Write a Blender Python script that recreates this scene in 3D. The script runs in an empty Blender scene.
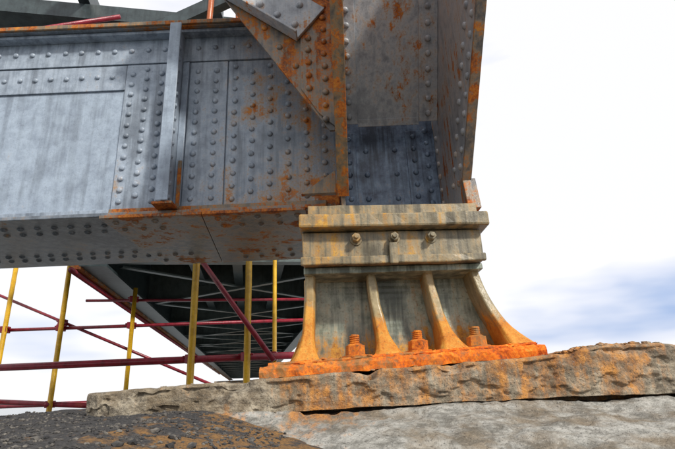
import bpy, bmesh, math, random
from mathutils import Vector, Matrix, noise
random.seed(7)
sc=bpy.context.scene
col=bpy.context.collection

# ---------------------------------------------------------------- helpers
def nw(nt,t,**k):
    n=nt.nodes.new(t)
    for a,b in k.items(): setattr(n,a,b)
    return n
def mk(name):
    m=bpy.data.materials.new(name); m.use_nodes=True
    nt=m.node_tree; nt.nodes.clear()
    out=nw(nt,'ShaderNodeOutputMaterial'); b=nw(nt,'ShaderNodeBsdfPrincipled')
    nt.links.new(b.outputs[0],out.inputs[0]); return m,nt,b
def noi(nt,vec,scale,detail=6,rough=.6,dist=0):
    n=nw(nt,'ShaderNodeTexNoise'); n.inputs['Scale'].default_value=scale
    n.inputs['Detail'].default_value=min(detail,4); n.inputs['Roughness'].default_value=rough
    n.inputs['Distortion'].default_value=dist
    nt.links.new(vec,n.inputs['Vector']); return n.outputs['Fac']
def mapv(nt,vec,s=(1,1,1),l=(0,0,0),r=(0,0,0)):
    n=nw(nt,'ShaderNodeMapping'); n.inputs['Scale'].default_value=s; n.inputs['Location'].default_value=l; n.inputs['Rotation'].default_value=r
    nt.links.new(vec,n.inputs['Vector']); return n.outputs[0]
def ramp(nt,fac,pts):
    r=nw(nt,'ShaderNodeValToRGB'); e=r.color_ramp.elements
    while len(e)<len(pts): e.new(.5)
    for i,(p,c) in enumerate(pts):
        e[i].position=p
        e[i].color=(c,c,c,1) if isinstance(c,(int,float)) else (*c,1)
    nt.links.new(fac,r.inputs[0]); return r.outputs[0]
def math_(nt,op,a,b=None,clamp=False):
    n=nw(nt,'ShaderNodeMath',operation=op); n.use_clamp=clamp
    for i,v in enumerate((a,b)):
        if v is None: continue
        if isinstance(v,(int,float)): n.inputs[i].default_value=v
        else: nt.links.new(v,n.inputs[i])
    return n.outputs[0]
def mix(nt,f,a,b,mode='MIX'):
    n=nw(nt,'ShaderNodeMix',data_type='RGBA',blend_type=mode)
    for i,v in ((0,f),(6,a),(7,b)):
        if isinstance(v,(int,float)): n.inputs[i].default_value=v
        elif isinstance(v,tuple): n.inputs[i].default_value=(*v,1)
        else: nt.links.new(v,n.inputs[i])
    return n.outputs[2]
def bump(nt,b,h,s=.4,d=.01):
    n=nw(nt,'ShaderNodeBump'); n.inputs['Strength'].default_value=s; n.inputs['Distance'].default_value=d
    nt.links.new(h,n.inputs['Height']); nt.links.new(n.outputs[0],b.inputs['Normal'])
def remap(nt,v,a,b,c,d):
    n=nw(nt,'ShaderNodeMapRange'); n.interpolation_type='SMOOTHSTEP'
    for i,x in enumerate((a,b,c,d)): n.inputs[i+1].default_value=x
    nt.links.new(v,n.inputs[0]); return n.outputs[0]

RUST=[(.32,(.035,.010,.004)),(.45,(.17,.042,.008)),(.54,(.42,.11,.010)),(.68,(.58,.24,.03))]
def steel(name,c1,c2,rust=.0,streak=.35,grads=(),rough=.36,dirt=.5,rustcol=RUST,scale=1.0,seed=0.0,wash=(.32,.17,.035),rw=.065,bmp=.35,wamt=.6,speck=.18):
    m,nt,b=mk(name)
    tc0=nw(nt,'ShaderNodeTexCoord').outputs['Object']
    tc=mapv(nt,tc0,(scale,)*3,(seed+.37,seed*.7+.21,seed*.3+.13),(.15,.1,.55))
    sep=nw(nt,'ShaderNodeSeparateXYZ'); nt.links.new(tc0,sep.inputs[0])
    big=noi(nt,tc,2.6,3,.65); med=noi(nt,tc,13,4,.7); fine=noi(nt,tc,75,2,.7)
    st=noi(nt,mapv(nt,mapv(nt,tc0,(1,1,1),(seed,0,0),(0,0,.62)),(17,17,1.1)),1.3,3,.65)
    base=mix(nt,ramp(nt,med,[(.32,0),(.62,1)]),c1,c2)
    grime=ramp(nt,math_(nt,'ADD',math_(nt,'MULTIPLY',st,.5),math_(nt,'MULTIPLY',big,.5)),[(.40,1),(.53,0)])
    base=mix(nt,math_(nt,'MULTIPLY',grime,dirt),base,tuple(x*.30 for x in c1))
    v=math_(nt,'ADD',math_(nt,'MULTIPLY',big,.42),math_(nt,'MULTIPLY',med,.3))
    v=math_(nt,'ADD',v,math_(nt,'MULTIPLY',st,streak*.6))
    v=math_(nt,'ADD',v,math_(nt,'MULTIPLY',fine,.14))
    v=math_(nt,'ADD',v,rust-streak*.3)
    for ax,a,bb,amt in grads:
        v=math_(nt,'ADD',v,remap(nt,sep.outputs[ax],a,bb,0,amt))
    ws=remap(nt,v,.41,.55,0,wamt)
    mask=remap(nt,v,.50,.50+rw,0,1)
    rc=ramp(nt,math_(nt,'ADD',math_(nt,'MULTIPLY',med,.6),math_(nt,'MULTIPLY',fine,.4)),rustcol)
    c=mix(nt,ws,base,wash); c=mix(nt,mask,c,rc)
    sp=ramp(nt,fine,[(.60,0),(.68,1)]); c=mix(nt,math_(nt,'MULTIPLY',sp,speck),c,(.045,.025,.015))
    nt.links.new(c,b.inputs['Base Color'])
    r=math_(nt,'ADD',math_(nt,'MULTIPLY',mask,.4),rough,True)
    nt.links.new(r,b.inputs['Roughness'])
    bump(nt,b,math_(nt,'ADD',math_(nt,'MULTIPLY',fine,.3),math_(nt,'MULTIPLY',med,.7)),bmp,.008)
    return m

class B:
    def __init__(s): s.bm=bmesh.new(); s.rv=bmesh.new()
    def hexa(s,p):
        v=[s.bm.verts.new(q) for q in p]
        for f in ((3,2,1,0),(4,5,6,7),(0,1,5,4),(1,2,6,5),(2,3,7,6),(3,0,4,7)): s.bm.faces.new([v[i] for i in f])
    def box(s,x0,x1,y0,y1,z0,z1):
        s.hexa([(x0,y0,z0),(x1,y0,z0),(x1,y1,z0),(x0,y1,z0),(x0,y0,z1),(x1,y0,z1),(x1,y1,z1),(x0,y1,z1)])
    def prism(s,poly,ax,a,b):
        def P(q,t):
            return {'y':(q[0],t,q[1]),'x':(t,q[0],q[1]),'z':(q[0],q[1],t)}[ax]
        A=[s.bm.verts.new(P(q,a)) for q in poly]; C=[s.bm.verts.new(P(q,b)) for q in poly]
        n=len(poly)
        s.bm.faces.new(A); s.bm.faces.new(C[::-1])
        for i in range(n): s.bm.faces.new([A[i],C[i],C[(i+1)%n],A[(i+1)%n]])
    def tube(s,p0,p1,r,n=12,r2=None,rot=0):
        p0=Vector(p0);p1=Vector(p1);d=(p1-p0).normalized()
        q=d.to_track_quat('Z','Y'); r2=r if r2 is None else r2
        A=[];C=[]
        for i in range(n):
            a=2*math.pi*i/n+rot; o=Vector((math.cos(a),math.sin(a),0))
            A.append(s.bm.verts.new(p0+q@(o*r)));C.append(s.bm.verts.new(p1+q@(o*r2)))
        s.bm.faces.new(A[::-1]);s.bm.faces.new(C)
        for i in range(n): s.bm.faces.new([A[i],A[(i+1)%n],C[(i+1)%n],C[i]])
    def loft(s,secs):
        rings=[[s.bm.verts.new(p) for p in sec] for sec in secs]; n=len(secs[0])
        for a,b in zip(rings,rings[1:]):
            for i in range(n): s.bm.faces.new([a[i],a[(i+1)%n],b[(i+1)%n],b[i]])
        s.bm.faces.new(rings[0][::-1]); s.bm.faces.new(rings[-1])
    def rivet(s,c,nrm=(0,-1,0),r=.019):
        r*=random.uniform(.93,1.07)
        q=Vector(nrm).normalized().to_track_quat('Z','Y'); c=Vector(c)
        c=c+q@Vector((random.uniform(-.003,.003),random.uniform(-.003,.003),0))
        rings=[]
        for k,(rr,h) in enumerate(((1.0,-.05),(.97,.22),(.82,.5),(.5,.68))):
            rings.append([s.rv.verts.new(c+q@Vector((rr*r*math.cos(2*math.pi*i/12),rr*r*math.sin(2*math.pi*i/12),h*r))) for i in range(12)])
        top=s.rv.verts.new(c+q@Vector((0,0,.74*r)))
        for a,b in zip(rings,rings[1:]):
            for i in range(12): s.rv.faces.new([a[i],a[(i+1)%12],b[(i+1)%12],b[i]])
        for i in range(12): s.rv.faces.new([rings[-1][i],rings[-1][(i+1)%12],top])
    def done(s,name,mat,parent,bevel=.004,xf=None,smooth=False,rmat=None):
        res=[]
        for bm,nm in ((s.bm,name),(s.rv,name+'_rivets')):
            if not bm.verts: bm.free(); continue
            if xf:
                for v in bm.verts: v.co=Vector(xf(v.co))
            bmesh.ops.recalc_face_normals(bm,faces=bm.faces)
            me=bpy.data.meshes.new(nm); bm.to_mesh(me); bm.free()
            o=bpy.data.objects.new(nm,me); col.objects.link(o)
            me.materials.append(rmat if (rmat and nm!=name) else mat)
            if nm!=name or smooth:
                for p in me.polygons: p.use_smooth=True
            if nm==name and bevel:
                md=o.modifiers.new('b','BEVEL'); md.width=bevel; md.segments=2; md.limit_method='ANGLE'; md.angle_limit=math.radians(35)
            if parent: o.parent=parent
            res.append(o)
        return res
def empty(name):
    e=bpy.data.objects.new(name,None); col.objects.link(e); e.empty_display_size=.2; return e

# ---------------------------------------------------------------- materials
M_web=steel('painted_steel_web',(.24,.29,.365),(.35,.42,.51),rust=-.12,grads=((2,1.35,1.05,.06),(0,-.9,-.1,.12)),dirt=.4)
M_plate=steel('painted_steel_plates',(.22,.265,.33),(.36,.42,.50),rust=-.085,grads=((2,1.5,1.05,.05),(0,-1.15,-.15,.125)),dirt=.6,seed=3.1,wamt=.8)
M_flange=steel('flange_steel',(.12,.14,.17),(.21,.245,.29),rust=-.03,grads=((0,-1.5,-1.2,.10),),dirt=.6,seed=5)
M_flr=steel('rusty_flange_plate',(.15,.155,.165),(.24,.25,.265),rust=.05,grads=((1,2.72,2.6,.1),),dirt=.5,seed=8)
M_rim=steel('rusty_steel_edge',(.15,.13,.11),(.25,.23,.2),rust=.10,streak=.5,dirt=.6,seed=14)
M_post=steel('post_steel',(.30,.32,.36),(.52,.555,.605),rust=.015,streak=.7,dirt=.5,seed=2.6)
M_postr=steel('post_rusty_steel',(.14,.13,.125),(.26,.26,.27),rust=.075,streak=.6,dirt=.7,seed=11)
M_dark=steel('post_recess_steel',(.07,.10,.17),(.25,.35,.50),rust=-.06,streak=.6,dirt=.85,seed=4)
YR=[(.30,(.045,.02,.006)),(.43,(.25,.10,.014)),(.55,(.46,.23,.03)),(.72,(.58,.38,.10))]
M_sole=steel('bearing_plate_steel',(.17,.135,.075),(.35,.31,.21),rust=.025,streak=.8,dirt=.85,rustcol=YR,grads=((0,.3,-.15,.05),),seed=6,rw=.1,bmp=.28,speck=.4)
M_cast=steel('bearing_casting',(.18,.215,.16),(.46,.52,.43),rust=-.02,streak=.9,dirt=.85,rustcol=YR,grads=((2,.36,.13,.2),),seed=9,rw=.09,speck=.4)
M_rib=steel('bearing_rib',(.27,.20,.09),(.46,.39,.23),rust=.02,streak=.5,dirt=.5,rustcol=[(.28,(.15,.04,.006)),(.45,(.50,.17,.012)),(.7,(.64,.35,.06))],grads=((2,.40,.17,.26),),seed=12,rw=.1,bmp=.35,speck=.4)
M_orange=steel('orange_rusted_base',(.16,.05,.02),(.32,.13,.05),rust=.17,streak=.2,rough=.6,dirt=.4,
   rustcol=[(.34,(.08,.014,.004)),(.43,(.42,.065,.006)),(.54,(.72,.165,.008)),(.68,(.70,.34,.06))],seed=1,rw=.12,speck=.4,bmp=.5)
M_nut=steel('rusty_nuts',(.16,.08,.04),(.3,.2,.1),rust=.16,streak=.2,rough=.55,dirt=.4,
   rustcol=[(.34,(.06,.016,.005)),(.46,(.46,.10,.008)),(.60,(.68,.24,.02))],seed=17,rw=.12,speck=.4)
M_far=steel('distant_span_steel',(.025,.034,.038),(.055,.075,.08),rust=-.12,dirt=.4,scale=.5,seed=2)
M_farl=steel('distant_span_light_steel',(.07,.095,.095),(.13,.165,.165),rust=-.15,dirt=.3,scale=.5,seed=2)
M_farr=steel('distant_span_rust',(.20,.09,.05),(.25,.12,.08),rust=.12,dirt=.3,scale=.5,seed=2)
M_yel=steel('yellow_scaffold_paint',(.50,.27,.01),(.74,.44,.02),rust=-.06,dirt=.3,seed=3)
M_red=steel('red_scaffold_paint',(.17,.010,.018),(.33,.018,.04),rust=-.10,dirt=.35,seed=6)
M_org=steel('orange_scaffold_paint',(.36,.08,.02),(.50,.13,.03),rust=-.1,dirt=.3,seed=6)

def concrete(name,c1,c2,stain=0.0,stx=None,lays=.6,dark=(.055,.045,.035),bs=.7):
    m,nt,b=mk(name)
    tc=nw(nt,'ShaderNodeTexCoord').outputs['Object']
    sep=nw(nt,'ShaderNodeSeparateXYZ'); nt.links.new(tc,sep.inputs[0])
    big=noi(nt,tc,3.4,4,.7); med=noi(nt,tc,18,4,.75); fine=noi(nt,tc,110,3,.75)
    lay=noi(nt,mapv(nt,tc,(4,4,14)),1.5,4,.7)
    drip=noi(nt,mapv(nt,tc,(22,9,2)),1.2,3,.6)
    c=mix(nt,ramp(nt,med,[(.38,0),(.60,1)]),c1,c2)
    c=mix(nt,ramp(nt,big,[(.44,0),(.58,.75)]),c,(.17,.125,.075))
    c=mix(nt,math_(nt,'MULTIPLY',ramp(nt,lay,[(.38,1),(.50,0)]),lays),c,dark)
    v=math_(nt,'ADD',math_(nt,'ADD',math_(nt,'MULTIPLY',big,.35),math_(nt,'ADD',math_(nt,'MULTIPLY',med,.3),math_(nt,'MULTIPLY',drip,.35))),stain)
    if stx:
        for ax,a,bb,amt in stx: v=math_(nt,'ADD',v,remap(nt,sep.outputs[ax],a,bb,0,amt))
    o=remap(nt,v,.50,.66,0,.85)
    c=mix(nt,o,c,ramp(nt,med,[(.38,(.20,.065,.014)),(.6,(.52,.22,.04))]))
    c=mix(nt,ramp(nt,fine,[(.36,.7),(.42,0)]),c,(.04,.035,.03))
    c=mix(nt,ramp(nt,fine,[(.60,0),(.70,.45)]),c,(.46,.44,.40))
    nt.links.new(c,b.inputs['Base Color']); b.inputs['Roughness'].default_value=.9
    bump(nt,b,math_(nt,'ADD',math_(nt,'MULTIPLY',fine,.35),med),bs,.02)
    return m
M_slab=concrete('old_slab_concrete',(.18,.145,.10),(.38,.33,.25),stain=-.035,stx=((0,-.55,-.1,.09),(2,.02,.07,.03),(0,1.2,1.9,-.06)),bs=.6)
M_pier=concrete('pier_concrete',(.19,.185,.165),(.38,.37,.34),stain=-.15,stx=((0,.5,-.2,.2),),lays=.6,dark=(.075,.068,.055),bs=.6)
m,nt,b=mk('dark_gravel'); tc=nw(nt,'ShaderNodeTexCoord').outputs['Object']
sep=nw(nt,'ShaderNodeSeparateXYZ'); nt.links.new(tc,sep.inputs[0])
f=noi(nt,tc,130,4,.8); g=noi(nt,tc,9,4,.7)
c=mix(nt,ramp(nt,f,[(.38,0),(.62,1)]),(.016,.016,.018),(.080,.076,.076))
v=math_(nt,'ADD',g,remap(nt,sep.outputs[0],-.9,-.3,0,.22))
c=mix(nt,math_(nt,'MULTIPLY',remap(nt,v,.60,.76,0,.85),ramp(nt,f,[(.4,.3),(.6,1)])),c,(.38,.19,.045))
nt.links.new(c,b.inputs['Base Color']); b.inputs['Roughness'].default_value=.95
bump(nt,b,f,.8,.010); M_grav=m

# ---------------------------------------------------------------- end cross girder
cg=empty('riveted_cross_girder')
a=B()
a.box(-4.6,.026,2.75,2.77,1.056,2.378)
a.box(-4.6,.026,3.62,3.64,1.056,2.378)
for x in (-4.5,-3.2,-2.0,-1.0): a.box(x,x+.015,2.772,3.618,1.06,2.37)
a.done('web',M_web,cg)
a=B()
a.box(-4.6,-.06,2.66,3.72,1.03,1.054)
a.box(-4.6,.0,2.63,3.78,2.38,2.425)
for i in range(60):
    x=-4.5+i*.105
    if x>-1.42: break
    for y in (2.82,2.93,3.42,3.53): a.rivet((x+(.05 if y in(2.93,3.42) else 0),y,1.03),(0,0,-1),.02)
a.done('flanges',M_flange,cg)
a=B()
a.prism([(-1.40,2.635),(-.80,2.635),(-.94,3.74),(-1.40,3.74)],'z',1.008,1.028)
a.prism([(-.796,2.635),(-.185,2.635),(-.185,3.74),(-.936,3.74)],'z',1.008,1.028)
for x in (-1.34,-1.22,-1.1,-.72,-.6,-.48,-.36,-.24):
    for y in (2.72,2.85,3.45,3.6): a.rivet((x,y,1.008),(0,0,-1),.02)
a.done('bottom_cover_plate',M_flr,cg,.003)
a=B()
a.box(-1.39,-1.07,2.735,2.749,1.10,2.16)
a.box(-4.6,-1.392,2.737,2.749,1.965,2.16)
a.box(-4.6,-1.392,2.737,2.749,1.058,1.105)
a.box(-4.6,.02,2.728,2.749,2.165,2.376)
a.box(-4.6,-.03,2.66,2.727,2.355,2.377)
a.box(-.955,-.70,2.735,2.749,1.06,2.16)
a.box(-.692,.020,2.738,2.749,1.06,2.16)
for k in range(14):
    z=1.15+k*.0775
    if z<2.14:
        a.rivet((-1.345,2.735,z)); a.rivet((-1.245,2.735,z+.037)); a.rivet((-1.145,2.735,z))
        a.rivet((-.90,2.735,z)); a.rivet((-.775,2.735,z))
for k in range(30): a.rivet((-1.48-k*.105,2.737,2.07))
for c_ in range(6):
    x=-.645+c_*.117
    for k in range(12):
        z=1.14+k*.088+(.044 if c_%2 else 0)
        if z<2.13: a.rivet((x,2.738,z))
for k in range(40): a.rivet((-.1-k*.115,2.728,2.27))
a.done('web_plates',M_plate,cg,.003)
a=B()
a.box(-1.39,-.06,2.715,2.734,1.058,1.098)
a.box(-4.6,-.3,2.612,2.629,2.385,2.415)
a.done('rusted_edges',M_rim,cg,.003)
a=B()
a.box(-1.045,-.972,2.55,2.563,1.075,2.34)
a.box(-1.018,-1.002,2.563,2.727,1.075,2.35)
a.box(-1.0,-.958,2.715,2.733,1.10,2.15)
a.box(-1.062,-1.02,2.715,2.733,1.10,2.15)
for k in range(13): a.rivet((-1.002,2.64,1.13+k*.09),(1,0,0),.016)
a.done('stiffener',M_web,cg,.003)
a=B()
a.box(-1.07,-.95,2.56,2.712,1.058,1.073); a.box(-.98,-.958,2.70,2.714,1.08,1.4)
a.prism([(-.20,1.06),(-.0,1.06),(-.0,1.20)],'y',2.52,2.56)
a.done('stiffener_rust_foot',M_rim,cg,.002)

# ---------------------------------------------------------------- bridge end post
ep=empty('riveted_end_post')
webp=[(2.5,.886),(2.46,1.02),(1.79,1.69),(.95,2.55),(2.1,2.75),(3.04,2.3),(3.04,.886)]
a=B(); a.prism(webp,'x',.70,.722)
def lerp(p,q,t): return (p[0]+(q[0]-p[0])*t,p[1]+(q[1]-p[1])*t)
e0,e1=(2.46,1.02),(.95,2.55)
for k in range(22):
    p=lerp(e0,e1,(k+.4)/22)
    a.rivet((.70,p[0]+.07,p[1]+.03),(-1,0,0),.02)
    a.rivet((.70,p[0]+.20,p[1]+.07),(-1,0,0),.02)
for k in range(8): a.rivet((.70,2.93,.93+k*.095),(-1,0,0),.02)
a.done('right_web',M_post,ep,.003)
a=B()
def strip(x0,x1,w,off=0):
    d=Vector((e1[0]-e0[0],e1[1]-e0[1])).normalized(); n=Vector((-d.y,d.x)); n=n if n.x>0 else -n
    P=[Vector(e0)+n*off,Vector(e1)+n*off,Vector(e1)+n*(off+w),Vector(e0)+n*(off+w)]
    a.prism([tuple(p) for p in P],'x',x0,x1)
strip(.724,.738,.16,-.006); strip(.688,.738,.018,-.026)
a.prism([(2.45,.874),(2.47,1.0),(2.40,1.06),(2.36,.874)],'x',.69,.76)
a.done('right_edge_angle',M_postr,ep,.003)
a=B(); a.prism(webp,'x',.028,.05)
a.done('left_web',M_postr,ep,.003)
a=B(); strip(.008,.070,.02,-.026)
a.done('left_edge_angle',M_rim,ep,.003)
a=B()
p0=(2.83,1.68); p1=(2.2,2.72)
d=Vector((p1[0]-p0[0],p1[1]-p0[1])); L=d.length; d.normalize(); n=Vector((-d.y,d.x)); n=n if n.x<0 else -n
def pn(s,o): return (p0[0]+d.x*s+n.x*o,p0[1]+d.y*s+n.y*o)
def pan(x0,x1,o0,o1,s0=0,s1=None):
    s1=L if s1 is None else s1
    a.prism([pn(s0,o0),pn(s1,o0),pn(s1,o1),pn(s0,o1)],'x',x0,x1)
pan(.052,.698,-.02,0)
pan(.052,.165,.001,.016); pan(.575,.698,.001,.016)
pan(.166,.574,.001,.008,-.02,.03)
for k in range(14):
    for x in (.108,.635):
        q=pn(.05+k*.095,.016); a.rivet((x,q[0],q[1]),(0,n.x,n.y),.021)
a.done('soffit_panel',M_post,ep,.003)
a=B()
a.box(.052,.698,3.0,3.02,.886,1.95)
a.box(.052,.15,2.985,2.999,.886,1.7); a.box(.50,.698,2.985,2.999,.886,1.7)
for k in range(9):
    z=.93+k*.09
    a.rivet((.1,2.985,z)); a.rivet((.55,2.985,z)); a.rivet((.64,2.985,z+.04)); 
    if k%2: a.rivet((.22,3.0,z)); a.rivet((.42,3.0,z))
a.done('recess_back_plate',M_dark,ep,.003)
a=B()
a.prism([(-.018,1.335),(.026,1.335),(.026,2.75),(-.94,2.75)],'y',2.30,2.318)
for k in range(13):
    a.rivet((-.035,2.285,1.40+k*.085)) ; a.rivet((-.125,2.285,1.60+k*.085))
a.prism([(-.075,1.44),(.024,1.34),(.024,2.74),(-.17,2.74),(-.17,1.60)],'y',2.286,2.2985)
for t in range(9):
    q=lerp((-.09,1.56),(-.90,2.80),t/9+.05); a.rivet((q[0]+.02,2.30,q[1]))
a.done('corner_gusset',M_postr,ep,.003)
a=B()
q0=Vector((-.18,1.93)); dd=Vector((-.80,.62)).normalized(); nn=Vector((dd.y,-dd.x)); nn=nn if nn.y>0 else -nn
P=[q0,q0+dd*1.1,q0+dd*1.1+nn*.26,q0+nn*.26]
a.prism([tuple(p) for p in P],'y',2.262,2.284)
for t in range(7):
    for o in (.06,.19):
        p=q0+dd*(.07+t*.13+(.06 if o>.1 else 0))+nn*o; a.rivet((p.x,2.262,p.y),(0,-1,0),.022)
a.prism([tuple(q0-nn*.002),tuple(q0+dd*1.1-nn*.002),tuple(q0+dd*1.1-nn*.014),tuple(q0-nn*.014)],'y',2.20,2.284)
a.done('lateral_brace',M_post,ep,.003)

# ---------------------------------------------------------------- bearing
be=empty('bridge_bearing')
cy=math.cos(math.radians(4)); sy=math.sin(math.radians(4))
def bt(v):
    x,y,z=v.x,v.y,v.z
    k=min(1,max(0,(.50-z)/.36)); z2=z+(x-.27)*.035*k
    w=min(1,max(0,(z-.14)/.40))
    X=.27+(x-.27)*(1-w*(1-cy)); Y=y+(x-.27)*sy*w
    j=.0035*w
    return (X+j*noise.noise(Vector((x*7,y*7,z*9))),Y+j*noise.noise(Vector((x*6+9,y*7,z*8))),z2+j*noise.noise(Vector((x*5,y*5+4,z*20))))
def bxs(a,x0,x1,y0,y1,z0,z1,n=16):
    secs=[]
    for i in range(n+1):
        x=x0+(x1-x0)*i/n; j=lambda k:.0028*noise.noise(Vector((x*23,k*7.3,z0*31)))
        secs.append([(x,y0+j(1),z0+j(2)),(x,y1,z0),(x,y1,z1),(x,y0+j(3),z1+j(4))])
    a.loft(secs)
a=B()
bxs(a,-.145,.705,2.235,2.95,.806,.864)
bxs(a,-.12,.69,2.29,2.95,.866,.884)
a.done('top_sole_plate',M_sole,be,.006,bt)
a=B()
bxs(a,-.182,.732,2.15,2.98,.722,.790)
a.done('rocker_plate',M_sole,be,.010,bt)
a=B(); bxs(a,-.15,.70,2.26,2.95,.7915,.8045)
a.done('rust_packing',M_rim,be,.002,bt)
a=B()
bxs(a,-.172,.70,2.215,2.90,.558,.718)
bxs(a,-.180,.705,2.19,2.214,.552,.592)
a.box(.238,.278,2.175,2.2135,.545,.650)
a.done('saddle_block',M_sole,be,.006,bt)
a=B()
for x in (.085,.268,.45):
    a.tube((x,2.215,.678),(x,2.172,.678),.021,6,None,x*9); a.tube((x,2.172,.678),(x,2.156,.678),.011,10)
    a.tube((x,2.215,.678),(x,2.208,.678),.029,16)
a.done('saddle_bolts',M_sole,be,.002,bt)
zs=[.556-.416*i/14 for i in range(15)]
def flare(z,xt,xb,p=2.6): 
    s=(.556-z)/.416; return xt+(xb-xt)*(.25*s+.75*s**p)
a=B()
secs=[]
for z in zs:
    s=(.556-z)/.416
    xl=flare(z,-.16,-.27); xr=flare(z,.69,.84)
    yf=2.46-.05*s**4; yb=2.86+.12*s**3
    secs.append([(xl,yf,z),(xr,yf,z),(xr,yb,z),(xl,yb,z)])
a.loft(secs)
bxs(a,-.172,.70,2.26,2.88,.525,.556)
a.done('casting_core',M_cast,be,.004,bt)
for i,(xt,xb) in enumerate(((-.143,-.170),(.150,.205),(.435,.50),(.662,.80))):
    a=B(); secs=[]
    for z in zs:
        s=(.556-z)/.416
        x=flare(z,xt,xb,1.8); w=.023+.007*s+.036*max(0,(s-.70)/.30)**2
        yf=2.30-.02*s-.09*s**3+.006*noise.noise(Vector((i*3,z*14,0)))
        w*=1+.10*noise.noise(Vector((i*5,z*12,3)))
        secs.append([(x-w*.7,yf,z),(x+w*.7,yf,z),(x+w,yf+.02,z),(x+w*.8,2.50,z),(x+w*.8+.03,2.52,z),(x-w*.8-.03,2.52,z),(x-w*.8,2.50,z),(x-w,yf+.02,z)])
    a.loft(secs); a.done('rib_%d'%(i+1),M_rib,be,.006,bt)
a=B()
def rough_plate(x0,x1,y0,y1,z0,z1,amp,n=90):
    secs=[]
    for i in range(n+1):
        x=x0+(x1-x0)*i/n
        j=lambda k,s=22:amp*noise.fractal(Vector((x*s,k*5.1,1.7)),1,2,3)
        zm=(z0+z1)/2
        secs.append([(x,y0+j(1),z0+j(2)),(x,y1,z0),(x,y1,z1),(x,y0+.01+j(3)*.7,z1+j(4)),(x,y0+j(5)*1.3,z1-.012),(x,y0+j(6)*1.5-.003,zm)])
    a.loft(secs)
rough_plate(-.36,.872,2.13,3.1,.078,.128,.006)
rough_plate(-.33,.85,2.17,3.05,.1285,.143,.004)
a.done('base_plate',M_orange,be,.003,bt)
a=B()
for i,x in enumerate((.055,.345,.615)):
    y=2.27
    a.tube((x,y,.14),(x,y,.152),.062,20)
    a.tube((x,y,.152),(x+.001,y,.196),.047,6,.045,.3+i)
    a.tube((x,y,.196),(x,y,.203),.038,16,.028)
    a.tube((x,y,.203),(x+.004,y,.243),.022,12,.019)
    for k in range(4): a.tube((x,y,.206+k*.009),(x,y,.210+k*.009),.0245,12)
a.done('anchor_bolts',M_nut,be,.003,bt)
a=B()
for i in range(150):
    x=random.uniform(-.33,.84); y=random.uniform(2.14,2.42); r=random.uniform(.003,.010)
    q=bmesh.ops.create_icosphere(a.bm,subdivisions=1,radius=r,matrix=Matrix.Translation((x,y,.143 if y>2.18 else .128))@Matrix.Diagonal((1.5,1.2,.7,1)))
    for v in q['verts']: v.co+=Vector([random.uniform(-.3,.3)*r for _ in range(3)])
a.done('rust_scale',M_orange,be,0,bt)

# ---------------------------------------------------------------- concrete pier
pier=empty('concrete_pier')
def fb(x,y,z,s,o=4): return noise.fractal(Vector((x*s,y*s,z*s)),1.0,2.0,o)
def grid_obj(name,nx,ny,fn,mat,parent):
    vs=[];fs=[]
    for j in range(ny):
        for i in range(nx): vs.append(fn(i/(nx-1),j/(ny-1)))
    for j in range(ny-1):
        for i in range(nx-1):
            k=j*nx+i; fs.append((k,k+1,k+nx+1,k+nx))
    me=bpy.data.meshes.new(name); me.from_pydata(vs,[],fs); me.materials.append(mat)
    for p in me.polygons: p.use_smooth=True
    o=bpy.data.objects.new(name,me); col.objects.link(o)
    if parent: o.parent=parent
    return o
def slab_top(x):
    z=.030+(x+1.03)*.036
    z+=.033*math.exp(-((x-1.12)/.18)**2)-.012*max(0,min(1,(x-1.25)/.3))
    return min(z,.13)
def slab(u,v):
    x=-1.05+ (u**1.6)*5.2
    zt=slab_top(x); zb=-.07+.006*math.sin(x*2.1)
    if v<.25:
        t=v/.25; y=3.6-t*1.575; z=zt
    elif v<.32:
        t=(v-.25)/.07; an=t*math.pi/2; y=2.025-.015*math.sin(an); z=zt-.015*(1-math.cos(an))
    elif v<.9:
        t=(v-.32)/.58; y=2.01; z=zt-.015+(zb-zt+.015)*t
    else:
        t=(v-.9)/.1; y=2.01+.25*t; z=zb
    e=max(0,1-abs(v-.30)/.14)
    nx_=fb(x,y,z,4)*.009+fb(x,y,z,24)*.005
    chip=max(0,fb(x,3,0,6,3)-.15)*.09*e
    spall=min(1,max(0,(fb(x,0,z*1.4,7,3)-.12)/.06))*(.012 if v>.32 else 0)
    front=1 if v>.25 else .35
    y+= -nx_*front+chip+spall
    z+= fb(x+9,y,z*3,9)*.004 - chip*.6
    if x<-.98: y+= (-.98-x)*.8
    return (x,y,z)
grid_obj('bearing_slab',520,120,slab,M_slab,pier)
a=B(); a.box(-1.04,4.1,2.16,3.58,-.30,-.055); a.box(-1.045,-1.03,2.12,3.58,-.08,.015)
a.done('slab_core',M_slab,pier,.01)
def low(u,v):
    x=-.75+(u**1.4)*4.9; 
    y=2.16-1.9*v
    base=-.068-.02*max(0,min(1,(2.0-y)/.05))-.30*max(0,(1.98-y))**1.15
    fall=.25*max(0,-x-.12)*max(0,min(1,(2.0-y)*2))
    sp=min(1,max(0,(fb(x,y,4,4,3)-.05)/.08))*.010
    z=base-fall+fb(x,y,0,1.6,2)*.03-sp+fb(x,y,0,16)*.006+fb(x,y,1,50)*.003
    if y>2.0: z=min(z,-.066)
    return (x,y,z)
grid_obj('lower_block_face',320,170,low,M_pier,pier)
a=B(); a.box(-4.0,4.1,.25,3.9,-12.5,-.75); a.box(-1.0,4.1,2.17,3.58,-.76,-.31)
a.done('pier_shaft',M_pier,pier,.03)
a=B()
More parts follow.
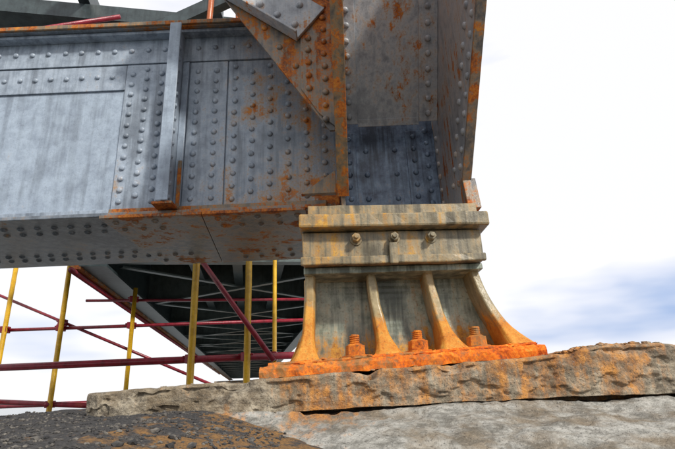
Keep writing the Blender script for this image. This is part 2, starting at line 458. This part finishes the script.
for i in range(130):
    x=random.choice((random.uniform(.9,1.5),random.uniform(.9,1.3),random.uniform(-1,3))); y=random.uniform(2.02,2.16)
    if -.4<x<.9: y=random.uniform(2.03,2.11)
    r=random.uniform(.003,.010)*(1.3 if x>.9 else .8)
    q=bmesh.ops.create_icosphere(a.bm,subdivisions=1,radius=r,matrix=Matrix.Translation((x,y,slab_top(x)+r*.1))@Matrix.Diagonal((1.5,1.2,.6,1)))
    for v in q['verts']: v.co+=Vector([random.uniform(-.3,.3)*r for _ in range(3)])
a.done('rubble',M_slab,pier,0)

# ---------------------------------------------------------------- gravel
def gz(x,y):
    z=-.052-.03*max(0,2.2-y)+.012*fb(x,y,0,2.5,2)+.006*fb(x,y,0,14,3)
    z-=.22*max(0,x+.55)
    z-=.6*max(0,-x-3.2)+1.2*max(0,y-2.75)
    return z
def gr(u,v):
    x=-3.9+u*4.3; y=3.3-v*3.0
    return (x,y,gz(x,y))
grav=empty('gravel_ground')
grid_obj('gravel_surface',260,180,gr,M_grav,grav)
m2,nt,b=mk('stones'); tc=nw(nt,'ShaderNodeTexCoord').outputs['Object']
c=ramp(nt,noi(nt,tc,28,3),[(.35,(.022,.022,.024)),(.5,(.055,.052,.05)),(.66,(.16,.145,.125))])
nt.links.new(c,b.inputs['Base Color']); b.inputs['Roughness'].default_value=.9
vs=[];fs=[]
tb=bmesh.new(); bmesh.ops.create_icosphere(tb,subdivisions=1,radius=1); tb.verts.index_update()
tv=[v.co.copy() for v in tb.verts]; tf=[[v.index for v in f.verts] for f in tb.faces]; tb.free()
for i in range(4800):
    y=.7+1.75*random.random(); x=random.uniform(-1.15*y-.1,-.2)
    if y>1.95 and x>-1.0: continue
    r=random.uniform(.002,.0065)*(1.9 if random.random()<.05 else 1)
    a0=random.random()*6.28; ca,sa=math.cos(a0),math.sin(a0); z=gz(x,y)+r*.25; k=len(vs)
    for t in tv:
        p=(t.x*1.3+random.uniform(-.25,.25),t.y+random.uniform(-.25,.25),t.z*.7)
        vs.append((x+(p[0]*ca-p[1]*sa)*r,y+(p[0]*sa+p[1]*ca)*r,z+p[2]*r))
    fs+= [[k+j for j in f_] for f_ in tf]
me=bpy.data.meshes.new('stones'); me.from_pydata(vs,[],fs); me.materials.append(m2)
o=bpy.data.objects.new('stones',me); col.objects.link(o); o.parent=grav

# ---------------------------------------------------------------- scaffolding
sf=empty('tube_scaffolding')
a=B()
for x,y,r,z1 in ((-4.2,6,.028,4.4),(-3.5,6,.030,4.4),(-2.62,6,.026,1.33),(-1.396,4.5,.033,5),(-.888,4.5,.031,1.0+4),(-.652,4.6,.02,5)):
    a.tube((x,y,-12),(x+.02,y,z1),r)
a.done('standards',M_yel,sf,0,smooth=True)
a=B()
T=a.tube
T((-4.9,6.06,.885),(-.45,6.06,.845),.021)
T((-4.9,4.56,.325),(-.45,4.56,.318),.032)
T((-3.25,6.07,1.21),(-.45,6.07,1.105),.018)
T((-4.9,6.10,1.55),(-1.55,6.10,.10),.018)
T((-1.37,4.43,1.30),(-.62,4.43,.27),.024)
T((-4.8,6.06,.085),(-2.5,6.06,-.10),.03)
T((-4.8,6.5,-.02),(-2.8,6.5,-.03),.026)
T((-3.5,5.94,-.02),(-3.62,8.1,-.02),.025)
T((-2.8,4.85,1.30),(-8.2,33,1.30),.03)
T((-4.0,4.62,3.72),(-.4,4.62,3.98),.03)
T((-4.5,3.5,2.94),(-1.9,3.5,3.30),.022)
a.done('ledgers_and_braces',M_red,sf,0,smooth=True)
a=B()
for x,y,z in ((-4.2,6.03,.88),(-3.5,6.03,.872),(-2.62,6.03,.865),(-1.396,4.53,.322),(-.888,4.53,.32),(-.652,4.6,.32),(-3.5,6.03,-.02),(-2.62,6.03,1.19),(-3.5,6.05,.94)):
    a.box(x-.04,x+.04,y-.05,y+.05,z-.04,z+.04)
    a.tube((x-.07,y-.02,z+.02),(x+.07,y-.02,z+.02),.012,6)
a.done('couplers',M_red,sf,.012)
a=B()
a.box(-4.6,-2.2,4.7,5.6,3.95,4.0)
a.box(-4.6,-.5,5.7,5.95,4.45,4.5)
a.done('boards',steel('scaffold_boards',(.10,.08,.06),(.2,.16,.12),rust=-.2),sf,.004)
a=B()
a.tube((-1.25,3.9,2.42),(-1.15,3.9,5),.03); a.tube((-.86,3.9,2.42),(-.98,3.9,5),.024)
a.done('orange_tubes',M_org,sf,0,smooth=True)

# ---------------------------------------------------------------- bridge span beyond
sp=empty('bridge_span')
ax=Vector((-.19,1,0)).normalized(); rt=Vector((ax.y,-ax.x,0))
O=Vector((-2.78,4.95,0))
def pt(s,t,z): 
    p=O+ax*s+rt*t; return (p.x,p.y,z)
def bbox(a,s0,s1,t0,t1,z0,z1):
    a.hexa([pt(s0,t0,z0),pt(s0,t1,z0),pt(s1,t1,z0),pt(s1,t0,z0),pt(s0,t0,z1),pt(s0,t1,z1),pt(s1,t1,z1),pt(s1,t0,z1)])
W_=3.3
a=B()
for t in (0,W_-.28): 
    bbox(a,0,46,t,t+.28,1.36,1.39); bbox(a,0,46,t+.12,t+.15,1.392,2.198); bbox(a,0,46,t,t+.28,2.2,2.23)
for t in (.95,1.55,2.15): bbox(a,0,46,t,t+.14,1.75,2.2)
bbox(a,0.0,46,-.5,W_+.5,2.24,2.34)
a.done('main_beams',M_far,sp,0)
a=B()
for i in range(19):
    s=.3+i*2.5
    bbox(a,s,s+.16,.16,W_-.16,1.50,1.52); bbox(a,s+.07,s+.09,.16,W_-.16,1.522,2.19)
for i in range(18):
    s=.5+i*2.5
    for (ta,tb_) in ((.3,W_-.3),(W_-.3,.3)):
        p=Vector(pt(s,ta,1.47 if ta<1 else 1.44)); q=Vector(pt(s+2.3,tb_,1.47 if ta<1 else 1.44)); d_=(q-p).normalized(); n_=Vector((d_.y,-d_.x,0))*.04
        a.hexa([p-n_,p+n_,q+n_,q-n_]+[w+Vector((0,0,.02)) for w in (p-n_,p+n_,q+n_,q-n_)])
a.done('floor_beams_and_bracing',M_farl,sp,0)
a=B(); bbox(a,0,46,-.05,.02,1.33,1.358); bbox(a,0,46,-.08,-.052,1.33,1.46)
a.done('edge_angle',M_farr,sp,0)
a=B()
bbox(a,-.6,.0,-2.5,2.6,4.1,4.3)
for t in (-1.6,-.2,1.2): bbox(a,-1.6,4.0,t,t+.12,4.35,4.6)
a.hexa([(-4.4,4.3,3.15),(-4.4,4.4,3.15),(-1.2,4.4,4.05),(-1.2,4.3,4.05),(-4.4,4.3,3.3),(-4.4,4.4,3.3),(-1.2,4.4,4.2),(-1.2,4.3,4.2)])
a.hexa([(-2.2,3.9,3.2),(-2.2,4.0,3.2),(-.5,4.0,4.1),(-.5,3.9,4.1),(-2.2,3.9,3.36),(-2.2,4.0,3.36),(-.5,4.0,4.26),(-.5,3.9,4.26)])
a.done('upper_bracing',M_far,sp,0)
a=B(); bbox(a,45.2,47.7,-1.5,W_+1.5,-12.5,1.3)
a.done('far_pier',M_pier,sp,.05)

# ---------------------------------------------------------------- water
m,nt,b=mk('river_water'); tc=nw(nt,'ShaderNodeTexCoord').outputs['Object']
b.inputs['Base Color'].default_value=(.10,.12,.12,1); b.inputs['Roughness'].default_value=.12
bump(nt,b,noi(nt,tc,.8,3,.6),.25,.2)
me=bpy.data.meshes.new('water'); S=6000
me.from_pydata([(-S,-S,-12),(S,-S,-12),(S,S,-12),(-S,S,-12)],[],[(0,1,2,3)]); me.materials.append(m)
col.objects.link(bpy.data.objects.new('water',me))

# ---------------------------------------------------------------- sky + sun
SE,SA=math.radians(36),math.radians(140)
w=bpy.data.worlds.new('World'); sc.world=w; w.use_nodes=True
nt=w.node_tree; nt.nodes.clear()
out=nw(nt,'ShaderNodeOutputWorld'); bg=nw(nt,'ShaderNodeBackground'); nt.links.new(bg.outputs[0],out.inputs[0])
sky=nw(nt,'ShaderNodeTexSky',sky_type='NISHITA'); sky.sun_disc=False; sky.sun_elevation=SE; sky.sun_rotation=SA
bg.inputs[1].default_value=.1
g=nw(nt,'ShaderNodeTexCoord').outputs['Generated']
gm=mapv(nt,g,(1,1,3.5),(.3,0,.1))
n1=noi(nt,gm,2.1,4,.55)
sep=nw(nt,'ShaderNodeSeparateXYZ'); nt.links.new(g,sep.inputs[0])
band=math_(nt,'MULTIPLY',remap(nt,sep.outputs[2],.02,.09,0,1),remap(nt,sep.outputs[2],.27,.14,0,1))
bandx=math_(nt,'MULTIPLY',band,remap(nt,sep.outputs[0],.2,.38,0,1))
cl=math_(nt,'ADD',math_(nt,'MULTIPLY',n1,.8),math_(nt,'ADD',math_(nt,'MULTIPLY',bandx,.28),.06))
cc=ramp(nt,cl,[(.54,(10.6,10.6,10.8)),(.64,(8.2,8.7,10.2)),(.76,(4.2,5.6,8.6))])
fin=mix(nt,.93,sky.outputs[0],cc)
nt.links.new(fin,bg.inputs[0])
sl=bpy.data.lights.new('sun','SUN'); sl.energy=3.7; sl.angle=math.radians(5); sl.color=(1,.95,.86)
so=bpy.data.objects.new('sun',sl); col.objects.link(so)
dirv=Vector((math.sin(SA)*math.cos(SE),math.cos(SA)*math.cos(SE),math.sin(SE)))
so.rotation_euler=dirv.to_track_quat('Z','Y').to_euler()

# ---------------------------------------------------------------- camera
cd=bpy.data.cameras.new('camera'); cd.sensor_width=36; cd.lens=36*480/675; cd.clip_end=20000; cd.clip_start=.05
co=bpy.data.objects.new('camera',cd); col.objects.link(co)
th=math.radians(19); r=math.radians(2.5)
F=Vector((0,math.cos(th),math.sin(th))); U0=Vector((0,-math.sin(th),math.cos(th))); R0=Vector((1,0,0))
R=R0*math.cos(r)-U0*math.sin(r); U=R0*math.sin(r)+U0*math.cos(r)
co.matrix_world=Matrix((R,U,-F)).transposed().to_4x4()
sc.camera=co
sc.view_settings.view_transform='Standard'; sc.view_settings.look='None'; sc.view_settings.exposure=0
